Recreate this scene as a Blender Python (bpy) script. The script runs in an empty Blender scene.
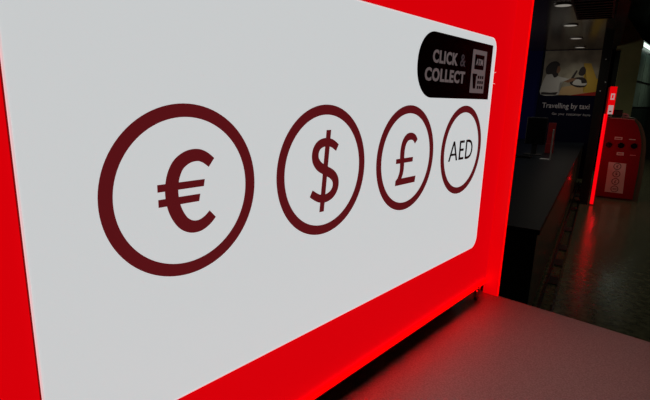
import bpy, bmesh, math, random
from mathutils import Vector, Matrix
random.seed(4)
scn = bpy.context.scene
col = scn.collection

# ------------------------------------------------------------------ camera
cd = bpy.data.cameras.new('camera')
cam = bpy.data.objects.new('camera', cd); col.objects.link(cam)
cd.sensor_width = 36.0
cd.lens = 460.0247 / 650 * 36
cd.clip_start = 0.02
RM = ((0.7454, 0.6660, 0.0292), (0.1691, -0.1465, -0.9747), (-0.6448, 0.7314, -0.2218))
rt, dn, fw = Vector(RM[0]), Vector(RM[1]), Vector(RM[2])
cam.matrix_world = Matrix(((rt.x, -dn.x, -fw.x, 0.3931), (rt.y, -dn.y, -fw.y, 0.0),
                           (rt.z, -dn.z, -fw.z, 1.55), (0, 0, 0, 1)))
scn.camera = cam

# ------------------------------------------------------------------ world, lights, exposure
w = bpy.data.worlds.new('world'); scn.world = w; w.use_nodes = True
w.node_tree.nodes['Background'].inputs[0].default_value = (0.9, 0.9, 1.0, 1)
w.node_tree.nodes['Background'].inputs[1].default_value = 0.004
vs = scn.view_settings
vs.view_transform = 'Standard'; vs.look = 'None'; vs.exposure = 0.0; vs.gamma = 1.0
vs.use_curve_mapping = False

A = math.radians(11.0714)                       # the hall runs 11 degrees off the sign
ER = Vector((math.cos(A), math.sin(A), 0)); EU = Vector((-math.sin(A), math.cos(A), 0))
FOOT = Vector((0.3931, 0, 0))
def F(r, u, z=0.0):                             # hall coordinates (right, along, up) to world
    return FOOT + ER * r + EU * u + Vector((0, 0, z))

def lamp(name, kind, loc, power, color=(1, 1, 1), size=0.15, rot=(0, 0, 0), spot=None, blend=.6):
    l = bpy.data.lights.new(name, kind); l.energy = power; l.color = color
    if kind == 'AREA': l.shape = 'DISK'; l.size = size
    else: l.shadow_soft_size = size
    if spot: l.spot_size = math.radians(spot); l.spot_blend = blend
    o = bpy.data.objects.new(name, l); col.objects.link(o); o.location = loc; o.rotation_euler = rot
    return o

# ------------------------------------------------------------------ materials
MT = {}
def mat(name, base, rough=.5, metal=0., spec=.5, emit=None, es=0., noise=None, bump=None, coat=0.):
    m = bpy.data.materials.new(name); m.use_nodes = True
    nt = m.node_tree; b = nt.nodes['Principled BSDF']
    b.inputs['Base Color'].default_value = (*base, 1)
    b.inputs['Roughness'].default_value = rough
    b.inputs['Metallic'].default_value = metal
    b.inputs['Specular IOR Level'].default_value = spec
    b.inputs['Coat Weight'].default_value = coat
    if emit:
        b.inputs['Emission Color'].default_value = (*emit, 1); b.inputs['Emission Strength'].default_value = es
    if noise or bump:
        tc = nt.nodes.new('ShaderNodeTexCoord')
    if noise:                                    # (scale, second colour, low, high)
        n = nt.nodes.new('ShaderNodeTexNoise'); n.inputs['Scale'].default_value = noise[0]
        n.inputs['Detail'].default_value = 6
        nt.links.new(tc.outputs['Object'], n.inputs['Vector'])
        r = nt.nodes.new('ShaderNodeValToRGB')
        r.color_ramp.elements[0].position = noise[2]; r.color_ramp.elements[1].position = noise[3]
        r.color_ramp.elements[0].color = (*base, 1); r.color_ramp.elements[1].color = (*noise[1], 1)
        nt.links.new(n.outputs['Fac'], r.inputs['Fac']); nt.links.new(r.outputs['Color'], b.inputs['Base Color'])
    if bump:
        n2 = nt.nodes.new('ShaderNodeTexNoise'); n2.inputs['Scale'].default_value = bump[0]
        n2.inputs['Detail'].default_value = 4
        nt.links.new(tc.outputs['Object'], n2.inputs['Vector'])
        bp = nt.nodes.new('ShaderNodeBump'); bp.inputs['Strength'].default_value = bump[1]
        bp.inputs['Distance'].default_value = bump[2] if len(bump) > 2 else .002
        nt.links.new(n2.outputs['Fac'], bp.inputs['Height']); nt.links.new(bp.outputs['Normal'], b.inputs['Normal'])
    MT[name] = m
    return m

mat('red_lit', (.18, .0, .001), .4, spec=.05, emit=(1, 0, .004), es=.66)
mat('red_return', (.22, .0, .0), .35, spec=.15, emit=(1, .0, .003), es=.66)
mat('post_red', (.18, .002, .003), .5, emit=(1, .0, 0), es=.06)
mat('red_tube', (.6, .0, .0), .4, emit=(1, .0, .0), es=17.0)
mat('edge_tube', (.6, .0, .0), .4, emit=(1, .0, .0), es=1.1)
mat('post_tube', (.4, .0, .0), .4, emit=(1, .0, .004), es=1.0)
mat('red_side', (.30, .004, .004), .35)
mat('white_lit', (.55, .54, .54), .32, spec=.25, emit=(.95, .99, 1.0), es=.60, bump=(260, .04))
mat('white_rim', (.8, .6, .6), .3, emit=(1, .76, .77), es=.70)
mat('shadow_line', (.10, .002, .004), .5, spec=.1, emit=(1, 0, 0), es=.16)  # contact shade around the white panel, put in as a dark red colour
mat('label_white', (.75, .55, .55), .4, emit=(1, .62, .62), es=.35)
mat('vinyl_red', (.09, .006, .008), .45, spec=.2, emit=(.9, .06, .08), es=.10)
mat('vinyl_ink', (.012, .008, .01), .45, spec=.3, emit=(.5, .3, .3), es=.01)
mat('sticker_black', (.010, .010, .018), .4, spec=.15)
mat('sticker_grey', (.30, .23, .23), .5, emit=(1, .80, .80), es=.09)
mat('sticker_dim', (.10, .08, .09), .5, emit=(1, .8, .9), es=.03)
mat('counter', (.35, .235, .215), .42, spec=.35, noise=(380, (.50, .355, .33), .36, .64), bump=(600, .10, .001))
mat('counter_body', (.02, .02, .02), .5)
mat('chrome', (.75, .75, .75), .15, 1.)
mat('alu_dark', (.16, .12, .12), .35, .7)
mat('black', (.006, .006, .007), .5)
mat('black_gloss', (.006, .006, .007), .22)
mat('desk_top', (.005, .008, .012), .36, spec=.12, noise=(60, (.010, .013, .019), .4, .7))
mat('desk_side', (.055, .048, .036), .28, noise=(14, (.075, .062, .045), .3, .8))
mat('column', (.009, .007, .006), .5, noise=(9, (.014, .011, .008), .3, .8))
mat('navy', (.0035, .004, .022), .6, spec=.08)
mat('navy_wall', (.006, .008, .10), .6, spec=.08)
mat('olive', (.22, .23, .09), .6, noise=(5, (.28, .28, .12), .3, .8))
mat('teal', (.12, .19, .17), .5, noise=(3, (.2, .3, .26), .35, .8))
mat('teal_glass', (.03, .05, .045), .12, spec=.6)
mat('frame_dark', (.010, .012, .011), .4)
mat('tube_white', (.9, .95, .9), .4, emit=(.80, 1, .86), es=1.6)
mat('downlight', (.6, .6, .55), .4, emit=(1, .93, .82), es=.20)
mat('trim_ring', (.25, .24, .22), .4)
mat('atm_red', (.22, .003, .009), .5, spec=.2)
mat('atm_shell', (.075, .068, .045), .5)
mat('atm_white', (.55, .50, .46), .5)
mat('atm_ink', (.08, .06, .06), .5)
mat('pink', (.60, .22, .24), .5)
mat('paper', (.55, .55, .55), .5)
mat('red_print', (.20, .006, .008), .5)
mat('poster_wall', (.42, .40, .30), .5, noise=(5, (.24, .23, .17), .35, .7))
mat('poster_white', (.60, .62, .58), .5)
mat('poster_dark', (.016, .012, .012), .5)
mat('poster_skin', (.24, .12, .06), .5)
mat('poster_yellow', (.60, .40, .05), .5)
mat('poster_cream', (.60, .42, .20), .5)
mat('poster_red', (.45, .02, .01), .5)
mat('text_light', (.65, .65, .68), .5)
mat('floor', (.050, .050, .030), .21, noise=(17, (.115, .112, .066), .36, .68), bump=(26, .10, .003))
mat('ceil', (.09, .074, .062), .16, spec=.55)
mat('ceil_black', (.006, .006, .006), .6)
mat('wall_dark', (.012, .012, .012), .6)

# ------------------------------------------------------------------ mesh helpers
def obj(name, bm, m, parent=None, smooth=False):
    me = bpy.data.meshes.new(name); bmesh.ops.recalc_face_normals(bm, faces=bm.faces)
    if smooth:
        for f in bm.faces: f.smooth = True
    bm.to_mesh(me); bm.free(); me.materials.append(MT[m])
    o = bpy.data.objects.new(name, me); col.objects.link(o)
    if parent: o.parent = parent
    return o
def box(bm, x0, x1, y0, y1, z0, z1, bev=0.):
    vs_ = [bm.verts.new(p) for p in ((x0,y0,z0),(x1,y0,z0),(x1,y1,z0),(x0,y1,z0),(x0,y0,z1),(x1,y0,z1),(x1,y1,z1),(x0,y1,z1))]
    fs = [bm.faces.new([vs_[i] for i in q]) for q in ((3,2,1,0),(4,5,6,7),(0,1,5,4),(1,2,6,5),(2,3,7,6),(3,0,4,7))]
    if bev:
        es = list({e for f in fs for e in f.edges})
        bmesh.ops.bevel(bm, geom=es, offset=bev, segments=2, affect='EDGES', profile=.5)
    return bm
def B(*a, **k): return box(bmesh.new(), *a, **k)
def cyl(bm, c, r, h, axis='z', n=24, r2=None):
    r2 = r if r2 is None else r2
    def P(t, rad, s):
        a, b = rad*math.cos(t), rad*math.sin(t)
        return {'z': (c[0]+a, c[1]+b, c[2]+s), 'y': (c[0]+a, c[1]+s, c[2]+b), 'x': (c[0]+s, c[1]+a, c[2]+b)}[axis]
    lo = [bm.verts.new(P(2*math.pi*i/n, r, 0)) for i in range(n)]
    hi = [bm.verts.new(P(2*math.pi*i/n, r2, h)) for i in range(n)]
    for i in range(n): bm.faces.new((lo[i], lo[(i+1)%n], hi[(i+1)%n], hi[i]))
    bm.faces.new(lo[::-1]); bm.faces.new(hi)
    return bm
def prism(bm, pts, M, t0, t1):
    """extrude a 2D outline; M maps (a, b, depth) to a position"""
    lo = [bm.verts.new(M(a, b, t0)) for a, b in pts]; hi = [bm.verts.new(M(a, b, t1)) for a, b in pts]
    n = len(pts)
    for i in range(n): bm.faces.new((lo[i], lo[(i+1)%n], hi[(i+1)%n], hi[i]))
    bm.faces.new(lo[::-1]); bm.faces.new(hi)
    return bm
def tri(bm):
    bmesh.ops.triangulate(bm, faces=[f for f in bm.faces if len(f.verts) > 4], ngon_method='EAR_CLIP'); return bm
def smooth_loop(pts, k=4, closed=True):
    out = []; n = len(pts)
    for i in range(n):
        p0, p1, p2, p3 = (Vector(pts[(i+j) % n]) for j in (-1, 0, 1, 2))
        for s in range(k):
            t = s/k
            out.append(tuple(.5*((2*p1)+(-p0+p2)*t+(2*p0-5*p1+4*p2-p3)*t*t+(-p0+3*p1-3*p2+p3)*t**3)))
    return out
def rrect(x0, x1, z0, z1, r, n=8):
    rs = r if isinstance(r, (list, tuple)) else [r]*4          # bottom-left, bottom-right, top-right, top-left
    out = []
    for (cx, cz, rad, a0) in ((x0+rs[0], z0+rs[0], rs[0], 180), (x1-rs[1], z0+rs[1], rs[1], 270), (x1-rs[2], z1-rs[2], rs[2], 0), (x0+rs[3], z1-rs[3], rs[3], 90)):
        for i in range(n+1):
            t = math.radians(a0+90*i/n); out.append((cx+rad*math.cos(t), cz+rad*math.sin(t)))
    return out
def ring(bm, c, ro, ri, M, t0, t1, n=96):
    L = [[bm.verts.new(M(c[0]+r*math.cos(2*math.pi*i/n), c[1]+r*math.sin(2*math.pi*i/n), t)) for i in range(n)] for r, t in ((ri, t0), (ro, t0), (ro, t1), (ri, t1))]
    for a in range(4):
        for i in range(n): bm.faces.new((L[a][i], L[a][(i+1)%n], L[(a+1)%4][(i+1)%n], L[(a+1)%4][i]))
    return bm
def band(bm, outer, inner, M, t0, t1):
    n = len(outer)
    L = [[bm.verts.new(M(a, b, t)) for a, b in q] for q, t in ((inner, t0), (outer, t0), (outer, t1), (inner, t1))]
    for a in range(4):
        for i in range(n): bm.faces.new((L[a][i], L[a][(i+1)%n], L[(a+1)%4][(i+1)%n], L[(a+1)%4][i]))
    return bm
def tube(bm, pts, r, n=10):
    pts = [Vector(p) for p in pts]; rings = []
    for i, p in enumerate(pts):
        d = (pts[min(i+1, len(pts)-1)] - pts[max(i-1, 0)]).normalized()
        s = d.cross(Vector((0, 0, 1)));  s = d.cross(Vector((1, 0, 0))) if s.length < .05 else s
        s.normalize(); q = d.cross(s)
        rings.append([bm.verts.new(p + r*(math.cos(2*math.pi*j/n)*s + math.sin(2*math.pi*j/n)*q)) for j in range(n)])
    for a, b in zip(rings, rings[1:]):
        for j in range(n): bm.faces.new((a[j], a[(j+1)%n], b[(j+1)%n], b[j]))
    bm.faces.new(rings[0][::-1]); bm.faces.new(rings[-1])
    return bm
def text(name, s, m, parent, M, x0, x1, z0, z1, bold=0., depth=.0004, shear=0., spacing=1.):
    """letters fitted into the rectangle x0..x1, z0..z1 of a surface; M places (a, b, depth)"""
    cu = bpy.data.curves.new(name, 'FONT'); cu.body = s; cu.offset = bold; cu.extrude = .01; cu.shear = shear
    cu.space_character = spacing; cu.resolution_u = 3
    tmp = bpy.data.objects.new('tmp', cu); col.objects.link(tmp)
    dg = bpy.context.evaluated_depsgraph_get(); me = bpy.data.meshes.new_from_object(tmp.evaluated_get(dg))
    bpy.data.objects.remove(tmp)
    xs = [v.co.x for v in me.vertices]; ys = [v.co.y for v in me.vertices]
    ax, bx_, ay, by = min(xs), max(xs), min(ys), max(ys)
    for v in me.vertices:
        a = x0 + (v.co.x-ax)/(bx_-ax)*(x1-x0); b = z0 + (v.co.y-ay)/(by-ay)*(z1-z0)
        v.co = M(a, b, depth if v.co.z > 0 else 0)
    me.materials.clear(); me.materials.append(MT[m])
    for p in me.polygons: p.material_index = 0
    o = bpy.data.objects.new(name, me); col.objects.link(o); o.parent = parent
    return o
def thing(name, label, cat, loc=(0, 0, 0), rot=0., group=None):
    o = bpy.data.objects.new(name, None); col.objects.link(o); o.location = loc; o.rotation_euler = (0, 0, rot)
    o.empty_display_size = .1
    o['label'] = label; o['category'] = cat
    if group: o['group'] = group
    return o
def tag(o, label, cat, group=None):
    o['label'] = label; o['category'] = cat
    if group: o['group'] = group
    return o
def struct(name, bm, m, hall=True):
    o = obj(name, bm, m); o['kind'] = 'structure'
    if hall: o.location = FOOT; o.rotation_euler = (0, 0, A)
    return o

# ------------------------------------------------------------------ the setting (hall coordinates)
struct('floor', B(-4, 7, -3, 16.5, -.1, 0), 'floor')
struct('ceiling', B(-4, -.02, 1.0, 11.04, 2.6, 2.7), 'ceil')
struct('trim_1', B(-.02, .10, 1.0, 11.04, 2.6, 3.25), 'ceil_black')           # drop where the low ceiling ends
struct('trim_2', B(-4, 7, -3, 1.0, 2.6, 2.7), 'ceil_black')
struct('trim_3', B(.10, 7, 1.0, 16.5, 3.25, 3.35), 'ceil_black')
struct('wall_back', B(-4, -.04, 11.04, 11.2, 0, 3.25), 'navy_wall')
struct('wall_left', B(-4.1, -4, -3, 16.5, 0, 3.25), 'wall_dark')
struct('wall_right', B(7, 7.1, -3, 16.5, 0, 3.35), 'wall_dark')
struct('wall_far', B(-4, 7, 16.5, 16.6, 0, 3.35), 'wall_dark')
struct('wall_rear', B(-4, 7, -3.1, -3, 0, 3.25), 'wall_dark')

# ------------------------------------------------------------------ the lit currency sign
def PS(a, b, t): return Vector((t, a, b))       # surface of the sign: a = along, b = up, t = out of it
sign = thing('currency_sign', 'large glowing red sign with a white panel of four currency rings, on the counter', 'sign', (0, 0, 1.0905))
SZ = 1.0905
def PL(a, b, t): return Vector((t, a, b - SZ))
YE = 1.050
W0, W1, Z0, Z1 = .1004, .9550, 1.2341, 1.6700
obj('back_box', B(-.10, -.010, -.55, YE+.008, 1.150-SZ, 1.95-SZ), 'red_side', sign)
obj('red_panel', B(-.010, -.0035, -.55, YE-.001, 1.1215-SZ, 1.95-SZ), 'red_lit', sign)
obj('bottom_lip', B(-.040, .0014, -.55, 1.028, 1.1195-SZ, 1.1213-SZ), 'alu_dark', sign)
bm = bmesh.new(); tube(bm, [(-.0020, -.55, 1.1250-SZ), (-.0020, 1.045, 1.1250-SZ)], .0030, 12)
obj('light_strip', bm, 'red_tube', sign)['label'] = 'bright red light strip along the lower edge'
# return panel at the far end, standing on the counter
rp = obj('return_panel', B(-.008, .0268, YE, YE+.008, 0, 1.95-SZ), 'red_return', sign)
bm = bmesh.new(); tube(bm, [(.0278, YE+.003, 0.001), (.0278, YE+.003, 1.95-SZ)], .0016, 8)
obj('light_strip', bm, 'edge_tube', rp)
# added board darkens the gap from behind, bracket at the end of the gap
br = obj('bracket', B(-.006, .0015, .992, 1.004, .0, .036, bev=.001), 'alu_dark', sign)
bm = bmesh.new(); cyl(bm, (.0015, .998, .030), .0035, .003, 'x', 16); obj('screw', bm, 'chrome', br)
bm = bmesh.new(); cyl(bm, (.0015, .985, .026), .0022, .004, 'x', 12); obj('screw', bm, 'chrome', br)
obj('bracket_pin', B(-.004, .0035, .9845, .9870, .012, .034), 'chrome', sign)
# white panel
wp = obj('white_panel', tri(prism(bmesh.new(), rrect(W0, W1, Z0, Z1, .022, 10), PL, -.0034, -.0002)), 'white_lit', sign)
bm = band(bmesh.new(), rrect(W0-.0012, W1+.0012, Z0-.0012, Z1+.0012, .0232, 10), rrect(W0, W1, Z0, Z1, .022, 10), PL, -.0034, .0001)
obj('panel_rim', bm, 'white_rim', wp)['label'] = 'thin glowing pinkish rim'
bm = band(bmesh.new(), rrect(W0-.0024, W1+.0024, Z0-.0024, Z1+.0024, .0244, 10), rrect(W0-.0012, W1+.0012, Z0-.0012, Z1+.0012, .0232, 10), PL, -.0034, -.0030)
obj('shadow_line', bm, 'shadow_line', wp)  # painted shadow line just outside the rim
RC = (.24092, .44412, .64377, .84262); CZ = 1.45375
names = ('euro', 'dollar', 'pound', 'dirham')
for y in RC:
    obj('currency_ring', ring(bmesh.new(), (y, CZ), .0850, .0724, PL, -.0002, .0002), 'vinyl_red', wp)
def glyph(name, c, loops, m='vinyl_red', ts=(.0002, .00025, .0003)):
    bm = bmesh.new()
    for i, (pts, k) in enumerate(loops):
        if pts[0] == 'strip':
            LL, RR = ([(c + a/1000, CZ + b/1000) for a, b in q] for q in pts[1:])
            strip(bm, LL, RR, PL, -.0002, ts[i]); continue
        q = [(c + a/1000, CZ + b/1000) for a, b in pts]
        if k: q = smooth_loop(q, k)
        prism(bm, q, PL, -.0002, ts[i])
    return obj(name, tri(bm), m, wp)
def arc_pts(fn, lo, hi, n): return [fn(lo+(hi-lo)*i/n) for i in range(n+1)]
def stroke(center, half):
    """outline of a thick line along the smoothed centre points, cut square at both ends"""
    pts = [Vector(p) for p in center]; fine = []
    for i in range(len(pts)-1):
        p0, p1, p2, p3 = pts[max(i-1, 0)], pts[i], pts[i+1], pts[min(i+2, len(pts)-1)]
        for s in range(6):
            t = s/6; fine.append(.5*((2*p1)+(-p0+p2)*t+(2*p0-5*p1+4*p2-p3)*t*t+(-p0+3*p1-3*p2+p3)*t**3))
    fine.append(pts[-1]); L, R_ = [], []
    for i, p in enumerate(fine):
        d = (fine[min(i+1, len(fine)-1)] - fine[max(i-1, 0)]).normalized(); nrm = Vector((-d.y, d.x))
        h = half[0] + (half[1]-half[0])*math.sin(math.pi*i/(len(fine)-1)) if isinstance(half, tuple) else half
        L.append(tuple(p+nrm*h)); R_.append(tuple(p-nrm*h))
    return ('strip', L, R_)
def strip(bm, L, R_, M, t0, t1):
    rows = [[bm.verts.new(M(*p, t)) for p, t in ((l, t0), (q, t0), (q, t1), (l, t1))] for l, q in zip(L, R_)]
    for a, b in zip(rows, rows[1:]):
        for j in range(4): bm.faces.new((a[j], a[(j+1) % 4], b[(j+1) % 4], b[j]))
    bm.faces.new(rows[0]); bm.faces.new(rows[-1][::-1])
    return bm
euroC = [(29.2, 26.6), (21.2, 32.6), (12.6, 35.4), (2.0, 34.0), (-7.4, 28.2), (-12.9, 19.5), (-15.6, 9.5), (-16.2, -1.5), (-14.2, -13.5), (-10.0, -23.5), (-4.0, -31.5), (4.5, -36.2), (14.0, -36.5), (22.6, -32.6), (29.2, -27.0)]
glyph('euro_symbol', RC[0], [(stroke(euroC, (5.4, 6.9)), 0), ([(-30.7, 10.5), (20.7, 10.5), (19.4, 3.4), (-30.7, 3.4)], 0), ([(-30.4, -3.8), (14.9, -3.8), (13.4, -11.2), (-30.4, -11.2)], 0)])
dolS = [(23.4, 29.2), (12.0, 35.6), (-1.0, 37.6), (-12.5, 34.4), (-18.6, 26.5), (-18.4, 16.0), (-11.2, 7.2), (1.2, .6), (14.0, -5.6), (21.6, -14.0), (21.8, -24.5), (14.6, -33.0), (1.6, -36.8), (-11.5, -34.6), (-25.2, -27.0)]
glyph('dollar_symbol', RC[1], [(stroke(dolS, (4.9, 6.3)), 0), ([(1.0, 53), (9.6, 53), (-.2, -54), (-8.6, -54)][0:4], 0)])
glyph('pound_symbol', RC[2], [(stroke([(25.0, 26.6), (18.5, 33.0), (9.0, 35.8), (-2.0, 34.6), (-10.6, 27.5), (-14.6, 16.0), (-14.8, 2.0), (-13.6, -10.0), (-14.6, -22.0), (-20.8, -33.5)], (5.0, 6.2)), 0),
    ([(-22, -31.0), (30.3, -31.0), (28.6, -41.6), (-30.4, -41.6), (-30.0, -33.5), (-25, -30.0)], 0), ([(-31.6, 1.6), (18.1, 1.6), (17.4, -6.0), (-31.6, -6.0)], 0)])
# AED letters
L3 = {'A': [[(-54.2, -17.8), (-48.2, -17.8), (-32.6, 19.2), (-38.0, 19.2)], [(-38.0, 19.2), (-32.6, 19.2), (-17.4, -17.8), (-23.2, -17.8)], [(-46.5, -7.8), (-24.5, -7.8), (-24.5, -3.8), (-46.5, -3.8)]],
      'E': [[(-11.8, -17.8), (-6.2, -17.8), (-6.2, 19.2), (-11.8, 19.2)], [(-11.8, 14.6), (8.4, 14.6), (8.4, 19.2), (-11.8, 19.2)], [(-11.8, -1.0), (6.6, -1.0), (6.6, 3.6), (-11.8, 3.6)], [(-11.8, -17.8), (8.8, -17.8), (8.8, -13.2), (-11.8, -13.2)]],
      'D': [[(15.2, -17.8), (20.6, -17.8), (20.6, 19.2), (15.2, 19.2)]]}
for ch, parts in L3.items():
    bm = bmesh.new()
    for i, pts in enumerate(parts): prism(bm, [(RC[3]+a/1000, CZ+b/1000) for a, b in pts], PL, -.0002, .0002+.00002*i)
    if ch == 'D':
        q = stroke([(17, 17.2), (27, 17.2), (37, 14.2), (42.6, 7.0), (43.6, .7), (42.6, -5.6), (37, -12.8), (27, -15.8), (17, -15.8)], 2.5)
        LL, RR = ([(RC[3]+a/1000, CZ+b/1000) for a, b in v] for v in q[1:])
        strip(bm, LL, RR, PL, -.0002, .00024)
    obj('letter', tri(bm), 'vinyl_ink', wp)['label'] = 'dark letter ' + ch + ' inside the fourth ring'
# click and collect sticker
st = obj('black_sticker', tri(prism(bmesh.new(), rrect(.6555, .9385, 1.5512, 1.6562, [.050, .0005, .0005, .050], 12), PL, -.0002, .0003)), 'sticker_black', sign)
text('lettering', 'CLICK', 'sticker_grey', st, lambda a, b, t: PL(a, b, t+.0003), .7015, .7905, 1.6078, 1.6290, bold=.036, spacing=1.10)
text('lettering', '&', 'sticker_dim', st, lambda a, b, t: PL(a, b, t+.0003), .8010, .8215, 1.6080, 1.6290)
text('lettering', 'COLLECT', 'sticker_grey', st, lambda a, b, t: PL(a, b, t+.0003), .6795, .8240, 1.5780, 1.5998, bold=.036, spacing=1.10)
obj('cash_machine_pictogram', tri(prism(bmesh.new(), rrect(.8497, .9123, 1.5628, 1.6420, .002, 3), PL, .0003, .0005)), 'sticker_grey', st)
obj('pictogram_screen', tri(prism(bmesh.new(), rrect(.8603, .9020, 1.6066, 1.6336, .002, 3), PL, .0005, .0006)), 'sticker_black', st)
text('lettering', 'ATM', 'sticker_grey', st, lambda a, b, t: PL(a, b, t+.0006), .8655, .8965, 1.6145, 1.6262, bold=.03)
bm = bmesh.new()
prism(bm, [(.8560, 1.5985), (.8760, 1.5985), (.8760, 1.5945), (.8725, 1.5945), (.8725, 1.5710), (.8620, 1.5710), (.8620, 1.5945), (.8560, 1.5945)], PL, .0005, .0006)
for i in range(3):
    for j in range(3):
        x, z = .8800+.0095*i, 1.5900-.0095*j
        prism(bm, [(x, z), (x+.0068, z), (x+.0068, z+.0055), (x, z+.0055)], PL, .0005, .0006)
obj('pictogram_keypad', tri(bm), 'sticker_black', st)
# small scuffs catching light on the red panel
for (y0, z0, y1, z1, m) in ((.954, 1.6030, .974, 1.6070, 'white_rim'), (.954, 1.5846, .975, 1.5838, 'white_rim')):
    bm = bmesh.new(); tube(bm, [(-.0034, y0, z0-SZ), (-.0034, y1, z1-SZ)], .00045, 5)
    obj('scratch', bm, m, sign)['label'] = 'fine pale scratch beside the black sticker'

# ------------------------------------------------------------------ the counter under it
ct = thing('counter', 'speckled grey-brown counter top lit red by the glowing sign', 'counter', (.25, .25, 0))
def CB(x0, x1, y0, y1, z0, z1, **k): return B(x0-.25, x1-.25, y0-.25, y1-.25, z0, z1, **k)
obj('worktop', CB(-.28, .72, -.55, 1.060, 1.055, 1.090, bev=.0015), 'counter', ct)
obj('front_panel', CB(-.24, .68, -.50, 1.03, .08, 1.055), 'counter_body', ct)
obj('plinth', CB(-.22, .64, -.48, 1.00, 0, .08), 'black', ct)
up = thing('gap_blocker', 'black board added behind the red sign to keep the gap under it dark', 'board', (-.1255, .25, 1.0905))
obj('board_panel', B(-.02, .02, -.8, .80, 0, .82), 'black', up)  # added to keep stray lamp light out of the gap
bm = bmesh.new(); box(bm, -.025, .020, -.8, .80, .82, .84); obj('top_rail', bm, 'black', up)

# ------------------------------------------------------------------ the dark desk in the hall
def hall(name, label, cat, r, u, z=0., group=None): return thing(name, label, cat, F(r, u, z), A, group)
dk = hall('service_desk', 'long dark desk with brownish side, running back to the travel poster', 'desk', -.95, 3.14)
obj('desk_top', B(-.75, .71, 0, 7.80, .715, .75, bev=.003), 'desk_top', dk)
obj('front_panel', B(-.72, .695, .012, .04, .06, .715), 'black', dk)
obj('side_panel', B(.665, .693, .04, 7.78, .06, .715), 'desk_side', dk)
obj('side_panel', B(-.72, -.69, .04, 7.78, .06, .715), 'desk_side', dk)
obj('plinth', B(-.66, .63, .08, 7.7, 0, .06), 'black', dk)
bm = bmesh.new(); tube(bm, [(-.75, -.001, .749), (.71, -.001, .749)], .0012, 6); obj('edge_trim', bm, 'alu_dark', dk)

fr = hall('floor_frame', 'low black ladder-like metal frame on the floor along the desk side', 'frame', -.165, 3.6)
obj('rail', B(-.055, -.040, 0, 7.0, .0, .02), 'black', fr)
obj('rail', B(.035, .05, 0, 7.0, .0, .02), 'black_gloss', fr)
for u in (4.35, 4.9, 5.46, 6.33, 7.66, 8.8, 9.9):
    obj('rung', B(-.040, .035, u-3.6-.10, u-3.6+.10, .0, .012), 'black', fr)

# things on the desk
mo = hall('monitor', 'black computer monitor on the desk seen against the navy wall', 'monitor', -.85, 7.75, .75)
obj('screen_housing', B(-.13, .16, .0, .05, .16, .57, bev=.01), 'black', mo)
obj('screen', B(-.115, .145, -.003, .001, .18, .555), 'black_gloss', mo)
obj('stand', B(-.02, .05, .02, .05, .01, .20), 'black', mo)
obj('base', B(-.12, .14, -.10, .12, 0, .012, bev=.003), 'black', mo)
kb = hall('keyboard', 'dark keyboard lying in front of the black monitor', 'keyboard', -1.0, 7.25, .75)
obj('key_tray', B(-.22, .20, -.08, .08, 0, .022, bev=.004), 'black_gloss', kb)
bm = bmesh.new()
for i in range(14):
    for j in range(4): box(bm, -.20+.028*i, -.178+.028*i, -.062+.032*j, -.038+.032*j, .022, .028)
obj('keys', bm, 'frame_dark', kb)
sh = hall('sign_holder', 'thin pale L-shaped holder standing near the right edge of the dark desk', 'holder', -.575, 7.20, .75)
obj('upright', B(.018, .030, -.05, .05, .0, .43), 'paper', sh)
obj('foot', B(-.105, .030, -.04, .04, .0, .012), 'paper', sh)
lf = hall('leaflet_holder', 'small red leaflet display with pale print behind the L-shaped holder', 'leaflet holder', -.655, 8.2, .75)
obj('leaflet', B(-.055, .055, .0, .012, .15, .48, bev=.003), 'red_print', lf)
obj('print', B(-.03, .03, -.002, .0, .34, .40), 'red_side', lf)
obj('print', B(-.035, .025, -.002, .0, .26, .30), 'red_side', lf)
obj('foot', B(-.06, .06, -.04, .06, 0, .15, bev=.004), 'red_print', lf)
cr = hall('card_reader', 'small black card reader with a pale button on the desk left of the monitor', 'card reader', -1.20, 7.9, .75)
obj('housing', B(-.06, .06, -.08, .08, 0, .10, bev=.01), 'black_gloss', cr)
obj('button', B(-.01, .01, -.084, -.08, .05, .07), 'paper', cr)

# ------------------------------------------------------------------ travel poster
ps = hall('travel_poster', 'tall navy travel poster with a taxi photo and the words Travelling by taxi', 'poster', -.66, 11.02)
obj('navy_board', B(-.58, .57, -.02, .02, .15, 2.59), 'navy', ps)
ph = obj('photo_print', B(-.535, .555, -.024, -.02, 1.70, 2.59), 'poster_wall', ps)
def PP(a, b, t): return Vector((a+.66, -.024-t, b))
def flat(name, pts, m, t=.002, k=0, par=ph):
    q = smooth_loop(pts, k) if k else pts
    return obj(name, tri(prism(bmesh.new(), q, PP, 0, t)), m, par)
flat('printed_ground', [(-.86, 1.70), (-.80, 1.86), (-.60, 1.90), (-.34, 2.02), (-.11, 1.98), (-.11, 1.70)], 'poster_cream', .001)
flat('printed_car', [(-.46, 2.34), (-.33, 2.33), (-.20, 2.04), (-.107, 2.0), (-.107, 1.76), (-.40, 1.76), (-.36, 2.0)], 'poster_yellow', .0015)
flat('printed_stripe', [(-.62, 1.70), (-.30, 1.76), (-.107, 1.79), (-.107, 1.70)], 'poster_red', .003)
flat('printed_person', [(-1.19, 1.70), (-1.18, 1.95), (-1.10, 2.14), (-.98, 2.17), (-.90, 2.08), (-.70, 2.03), (-.69, 1.98), (-.84, 1.96), (-.85, 1.80), (-.86, 1.70)], 'poster_white', .002, 3)
flat('printed_hair', [(-1.12, 2.12), (-1.15, 2.24), (-1.08, 2.35), (-.97, 2.38), (-.89, 2.31), (-.93, 2.22), (-.90, 2.10), (-.97, 2.05), (-1.02, 2.12)], 'poster_dark', .003, 3)
flat('printed_face', [(-.93, 2.28), (-.89, 2.27), (-.87, 2.20), (-.90, 2.14), (-.94, 2.16)], 'poster_skin', .0035, 2)
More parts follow.
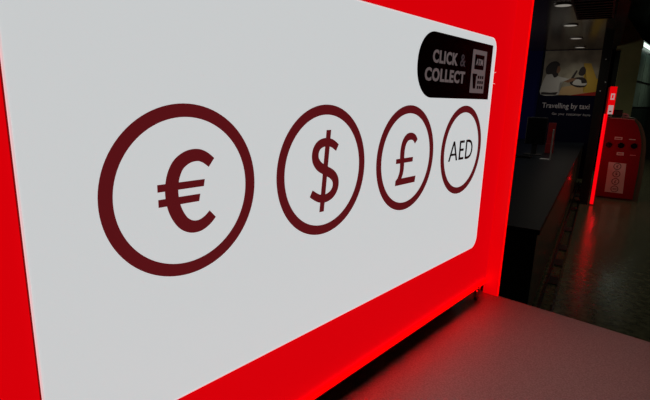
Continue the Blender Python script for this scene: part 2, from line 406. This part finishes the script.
flat('printed_skirt', [(-1.19, 1.70), (-.90, 1.70), (-.86, 1.76), (-1.0, 1.745), (-1.18, 1.755)], 'poster_dark', .003)
flat('printed_person', [(-.66, 1.93), (-.64, 2.02), (-.54, 2.06), (-.42, 2.05), (-.36, 1.98), (-.37, 1.88), (-.52, 1.86)], 'poster_dark', .002, 3)
flat('printed_shirt', [(-.62, 1.93), (-.56, 2.02), (-.47, 2.0), (-.45, 1.94), (-.36, 1.95), (-.38, 1.90), (-.52, 1.90)], 'poster_white', .003, 2)
flat('printed_hair', [(-.53, 2.12), (-.51, 2.23), (-.46, 2.27), (-.41, 2.22), (-.41, 2.13), (-.46, 2.09)], 'poster_dark', .003, 3)
flat('printed_arm', [(-.66, 2.04), (-.58, 2.20), (-.55, 2.19), (-.61, 2.03)], 'poster_dark', .002)
flat('printed_arm', [(-.78, 1.98), (-.64, 2.04), (-.55, 2.03), (-.60, 1.99), (-.70, 1.95)], 'poster_skin', .0025)
PT = lambda a, b, t: Vector((a+.66, -.0205-t, b))
text('heading', 'Travelling by taxi', 'text_light', ps, PT, -1.13, -.245, 1.395, 1.535, bold=.008, depth=.003)
for wd, a0, a1, z0, z1 in (('Get', -.92, -.83, 1.288, 1.338), ('your', -.80, -.68, 1.275, 1.324), ('customer', -.65, -.37, 1.288, 1.334), ('here', -.34, -.21, 1.288, 1.338)):
    text('caption_word', wd, 'text_light', ps, PT, a0, a1, z0, z1, depth=.003)

# ------------------------------------------------------------------ black column, glowing pylon and cash machine
cl = hall('column', 'dark brown column reaching the ceiling between the poster and the red machine', 'column', -.045, 8.30)
obj('shaft', B(-.085, .035, -.12, .12, 0, 2.6), 'column', cl)
obj('corner_trim', B(.035, .040, -.122, -.112, 0, 2.6), 'alu_dark', cl)
for (r, z) in ((.02, 1.862), (-.03, 1.733), (-.02, 2.186)):
    bm = bmesh.new(); cyl(bm, (r, -.128, z), .010, .008, 'y', 10); obj('stud', bm, 'paper', cl)

py = hall('glowing_post', 'slim glowing red post with two white labels beside the red cash machine', 'post', .050, 8.17)
obj('post_body', B(-.022, .030, .012, .045, 0, 1.79, bev=.004), 'post_red', py)
bm = bmesh.new(); tube(bm, [(-.004, -.010, .02), (-.004, -.010, 1.40)], .024, 14)
obj('light_strip', bm, 'post_tube', py)
for z in (.35, .75, 1.15):                       # light the post throws onto the machine behind it
    lamp('post_lamp', 'POINT', F(.075, 8.42, z), .9, (1, .0, .01), .03)
hd = obj('head', B(-.002, .088, -.012, .012, 1.40, 1.80, bev=.003), 'red_return', py)
obj('label_sticker', B(.014, .078, -.015, -.012, 1.40, 1.53), 'label_white', hd)
obj('label_sticker', B(.022, .072, -.015, -.012, 1.61, 1.70), 'label_white', hd)
obj('label_print', B(.030, .060, -.017, -.015, 1.43, 1.45), 'vinyl_red', hd)
obj('label_print', B(.036, .056, -.017, -.015, 1.63, 1.68), 'red_lit', hd)

am = hall('cash_machine', 'red cash machine with rounded top corner and white four-ring sticker', 'cash machine', .36, 8.92)
def PA(a, b, t): return Vector((a-.36, -t, b))
face = [(.09, .03), (.616, .03), (.622, .45), (.612, .85), (.595, .98), (.562, 1.10), (.515, 1.22), (.455, 1.30), (.40, 1.325), (.09, 1.325)]
shell = [(.085, 0), (.690, 0), (.700, .45), (.676, .86), (.650, 1.02), (.610, 1.14), (.555, 1.25), (.480, 1.325), (.41, 1.345), (.085, 1.345)]
obj('shell', tri(prism(bmesh.new(), shell, PA, -.55, -.02)), 'atm_shell', am)
obj('fascia', tri(prism(bmesh.new(), face, PA, -.02, .0)), 'atm_red', am)
obj('top_edge', tri(prism(bmesh.new(), [(.12, 1.322), (.46, 1.310), (.46, 1.318), (.12, 1.331)], PA, 0, .006)), 'pink', am)
sk = obj('white_sticker', tri(prism(bmesh.new(), [(.210, .112), (.470, .110), (.448, .606), (.200, .614)], PA, 0, .002)), 'atm_white', am)
for i in range(4):
    obj('currency_ring', ring(bmesh.new(), (.337-.004*(i-1.5), .175+.125*i), .055, .044, PA, .002, .003, 32), 'atm_ink', sk)
    x, z = .337-.004*(i-1.5), .175+.125*i
    text('currency_symbol', ('AED', '\u00a3', '$', '\u20ac')[i], 'atm_ink', sk, lambda a, b, t: PA(a, b, t+.002), x-(.03 if i == 0 else .016), x+(.03 if i == 0 else .016), z-(.014 if i == 0 else .026), z+(.014 if i == 0 else .026), bold=.02, depth=.001)
for (r, z) in ((.164, .89), (.331, .895), (.507, .90)):
    bm = bmesh.new(); cyl(bm, (r-.36, -.012, z), .045, .014, 'y', 20); cyl(bm, (r-.36, -.018, z), .026, .008, 'y', 16)
    obj('round_slot', bm, 'black_gloss', am)
for (r0, r1, z0, z1, m) in ((.225, .335, .985, 1.03, 'atm_white'), (.425, .515, .995, 1.008, 'atm_white'), (.290, .390, .735, .785, 'atm_white'), (.473, .555, .745, .756, 'pink'), (.24, .32, 1.000, 1.012, 'atm_red'), (.31, .37, .755, .765, 'atm_red')):
    if m != 'atm_red': obj('label_sticker', B(r0-.36, r1-.36, -.003, 0, z0, z1), m, am)
    else: obj('label_print', B(r0-.36, r1-.36, -.005, -.003, z0, z1), m, am)
tb = hall('terminal_box', 'small black box on top of the red cash machine', 'box', .21, 9.1, 1.345)
obj('housing', B(-.07, .07, -.08, .08, 0, .10, bev=.006), 'black', tb)
obj('lid', B(-.074, .074, -.084, .084, .10, .112), 'black_gloss', tb)
pk = hall('pink_dispenser', 'little pink dispenser beside the black box on the cash machine', 'dispenser', .335, 9.1, 1.345)
bm = bmesh.new(); prism(bm, [(-.05, 0), (.05, 0), (.03, .05), (-.02, .065), (-.05, .06)], lambda a, b, t: Vector((a, t, b)), -.04, .04)
obj('body', bm, 'pink', pk)
obj('slot', B(-.02, .02, -.043, -.04, .02, .03), 'poster_dark', pk)

# ------------------------------------------------------------------ olive pillar and the lit shop behind
pl = hall('olive_pillar', 'olive green square pillar rising behind the red cash machine', 'pillar', .31, 10.6)
obj('shaft', B(-.17, .15, -.16, .16, 0, 2.62), 'olive', pl)
bm = bmesh.new()
prism(bm, [(-.25, 3.24), (-.25, 2.55), (.16, 2.55), (.16, 2.66)], lambda a, b, t: Vector((a, t, b)), -.17, .17)
obj('bracket_head', bm, 'olive', pl)

sp = thing('shop_cabinet', 'dim green-grey glazed shop cabinet under a bright tube, behind the cash machine', 'cabinet', (-1.575, 13.4, 0))
# runs parallel to the sign, its glazed face towards +X
SX = .0
obj('carcass', B(-.35, 0, -1.2, 2.5, 0, 3.2), 'frame_dark', sp)
for i in range(5):
    y0 = -1.15 + i*.73
    for (z0, z1) in ((.1, .75), (.80, 1.45), (1.50, 2.05), (2.10, 2.74)):
        obj('panel', B(0, .012, y0, y0+.68, z0, z1), 'teal' if z0 > 1 else 'teal_glass', sp)
lt = thing('tube_light', 'bright white fluorescent tube above the glazed shop cabinet', 'lamp', (-1.50, 13.0, 2.86))
bm = bmesh.new(); tube(bm, [(0, -.95, 0), (0, 1.6, 0)], .035, 12); obj('tube', bm, 'tube_white', lt)
obj('housing', B(-.05, .05, -.98, 1.63, .03, .07), 'frame_dark', lt)
for y in (-.96, 1.61): obj('end_cap', B(-.025, .025, y-.012, y+.012, -.02, .03), 'frame_dark', lt)

# ------------------------------------------------------------------ ceiling downlights
dl = hall('downlight', 'round recessed ceiling light nearest the camera in a row of four', 'ceiling light', -.535, 5.98, 2.6, 'downlights over the desk')
bm = ring(bmesh.new(), (0, 0), .098, .082, lambda a, b, t: Vector((a, b, t)), -.012, .0, 32)
obj('trim_ring', bm, 'trim_ring', dl)
bm = bmesh.new(); cyl(bm, (0, 0, -.010), .082, .006, 'z', 32); obj('diffuser', bm, 'downlight', dl)
labels = ('round ceiling light second from the camera in a row of four', 'round ceiling light third from the camera, before the one nearest the poster', 'round ceiling light nearest the poster wall, last of its row')
for i, (r, u) in enumerate(((-.548, 7.52), (-.548, 9.03), (-.548, 10.48))):
    c = dl.copy(); col.objects.link(c); c.location = F(r, u, 2.6); c['label'] = labels[i]
    for ch in dl.children:
        k = ch.copy(); col.objects.link(k); k.parent = c
for (r, u) in ((-.535, 5.98), (-.548, 7.52), (-.548, 9.03), (-.548, 10.48)):
    lamp('downlight_lamp', 'SPOT', F(r, u, 2.57), 9.0, (1, .93, .80), .09, spot=150, blend=1)
# added spots without fixtures, brightening the aisle, pillar and counter
for (r, u, p) in ((1.9, 4.2, 40), (1.9, 8.0, 55), (.9, 11.6, 50), (1.6, 14.0, 30)):
    lamp('hall_fill', 'SPOT', F(r, u, 3.2), p, (1, .95, .72), .12, spot=140, blend=1)
lamp('side_fill', 'POINT', F(-2.7, 7.2, 1.9), 26, (1, .93, .85), .3)  # added fill with no fixture, for navy wall, poster, ceiling and desk
lamp('counter_fill', 'SPOT', (-.11, .75, 2.55), 8, (1, .86, .80), .10, spot=120, blend=1)  # added spot brightening the counter, placed so the sign shades the near strip

# ------------------------------------------------------------------ black bars added for the navy wall's dark image mirrored in the low ceiling
gv = hall('ceiling_reflection', 'wide black slatted grille in the low ceiling right of the nearest ceiling light', 'reflection', -.235, 5.4, 2.6)
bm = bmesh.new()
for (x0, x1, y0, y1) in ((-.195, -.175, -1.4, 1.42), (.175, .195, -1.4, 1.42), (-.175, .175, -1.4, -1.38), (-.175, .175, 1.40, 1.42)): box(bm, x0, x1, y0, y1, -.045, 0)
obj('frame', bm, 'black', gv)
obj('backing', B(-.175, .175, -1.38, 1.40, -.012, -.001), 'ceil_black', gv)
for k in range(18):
    obj('reflection_bar', B(-.175, .175, -1.36+.155*k, -1.30+.155*k, -.040, -.012), 'black', gv)
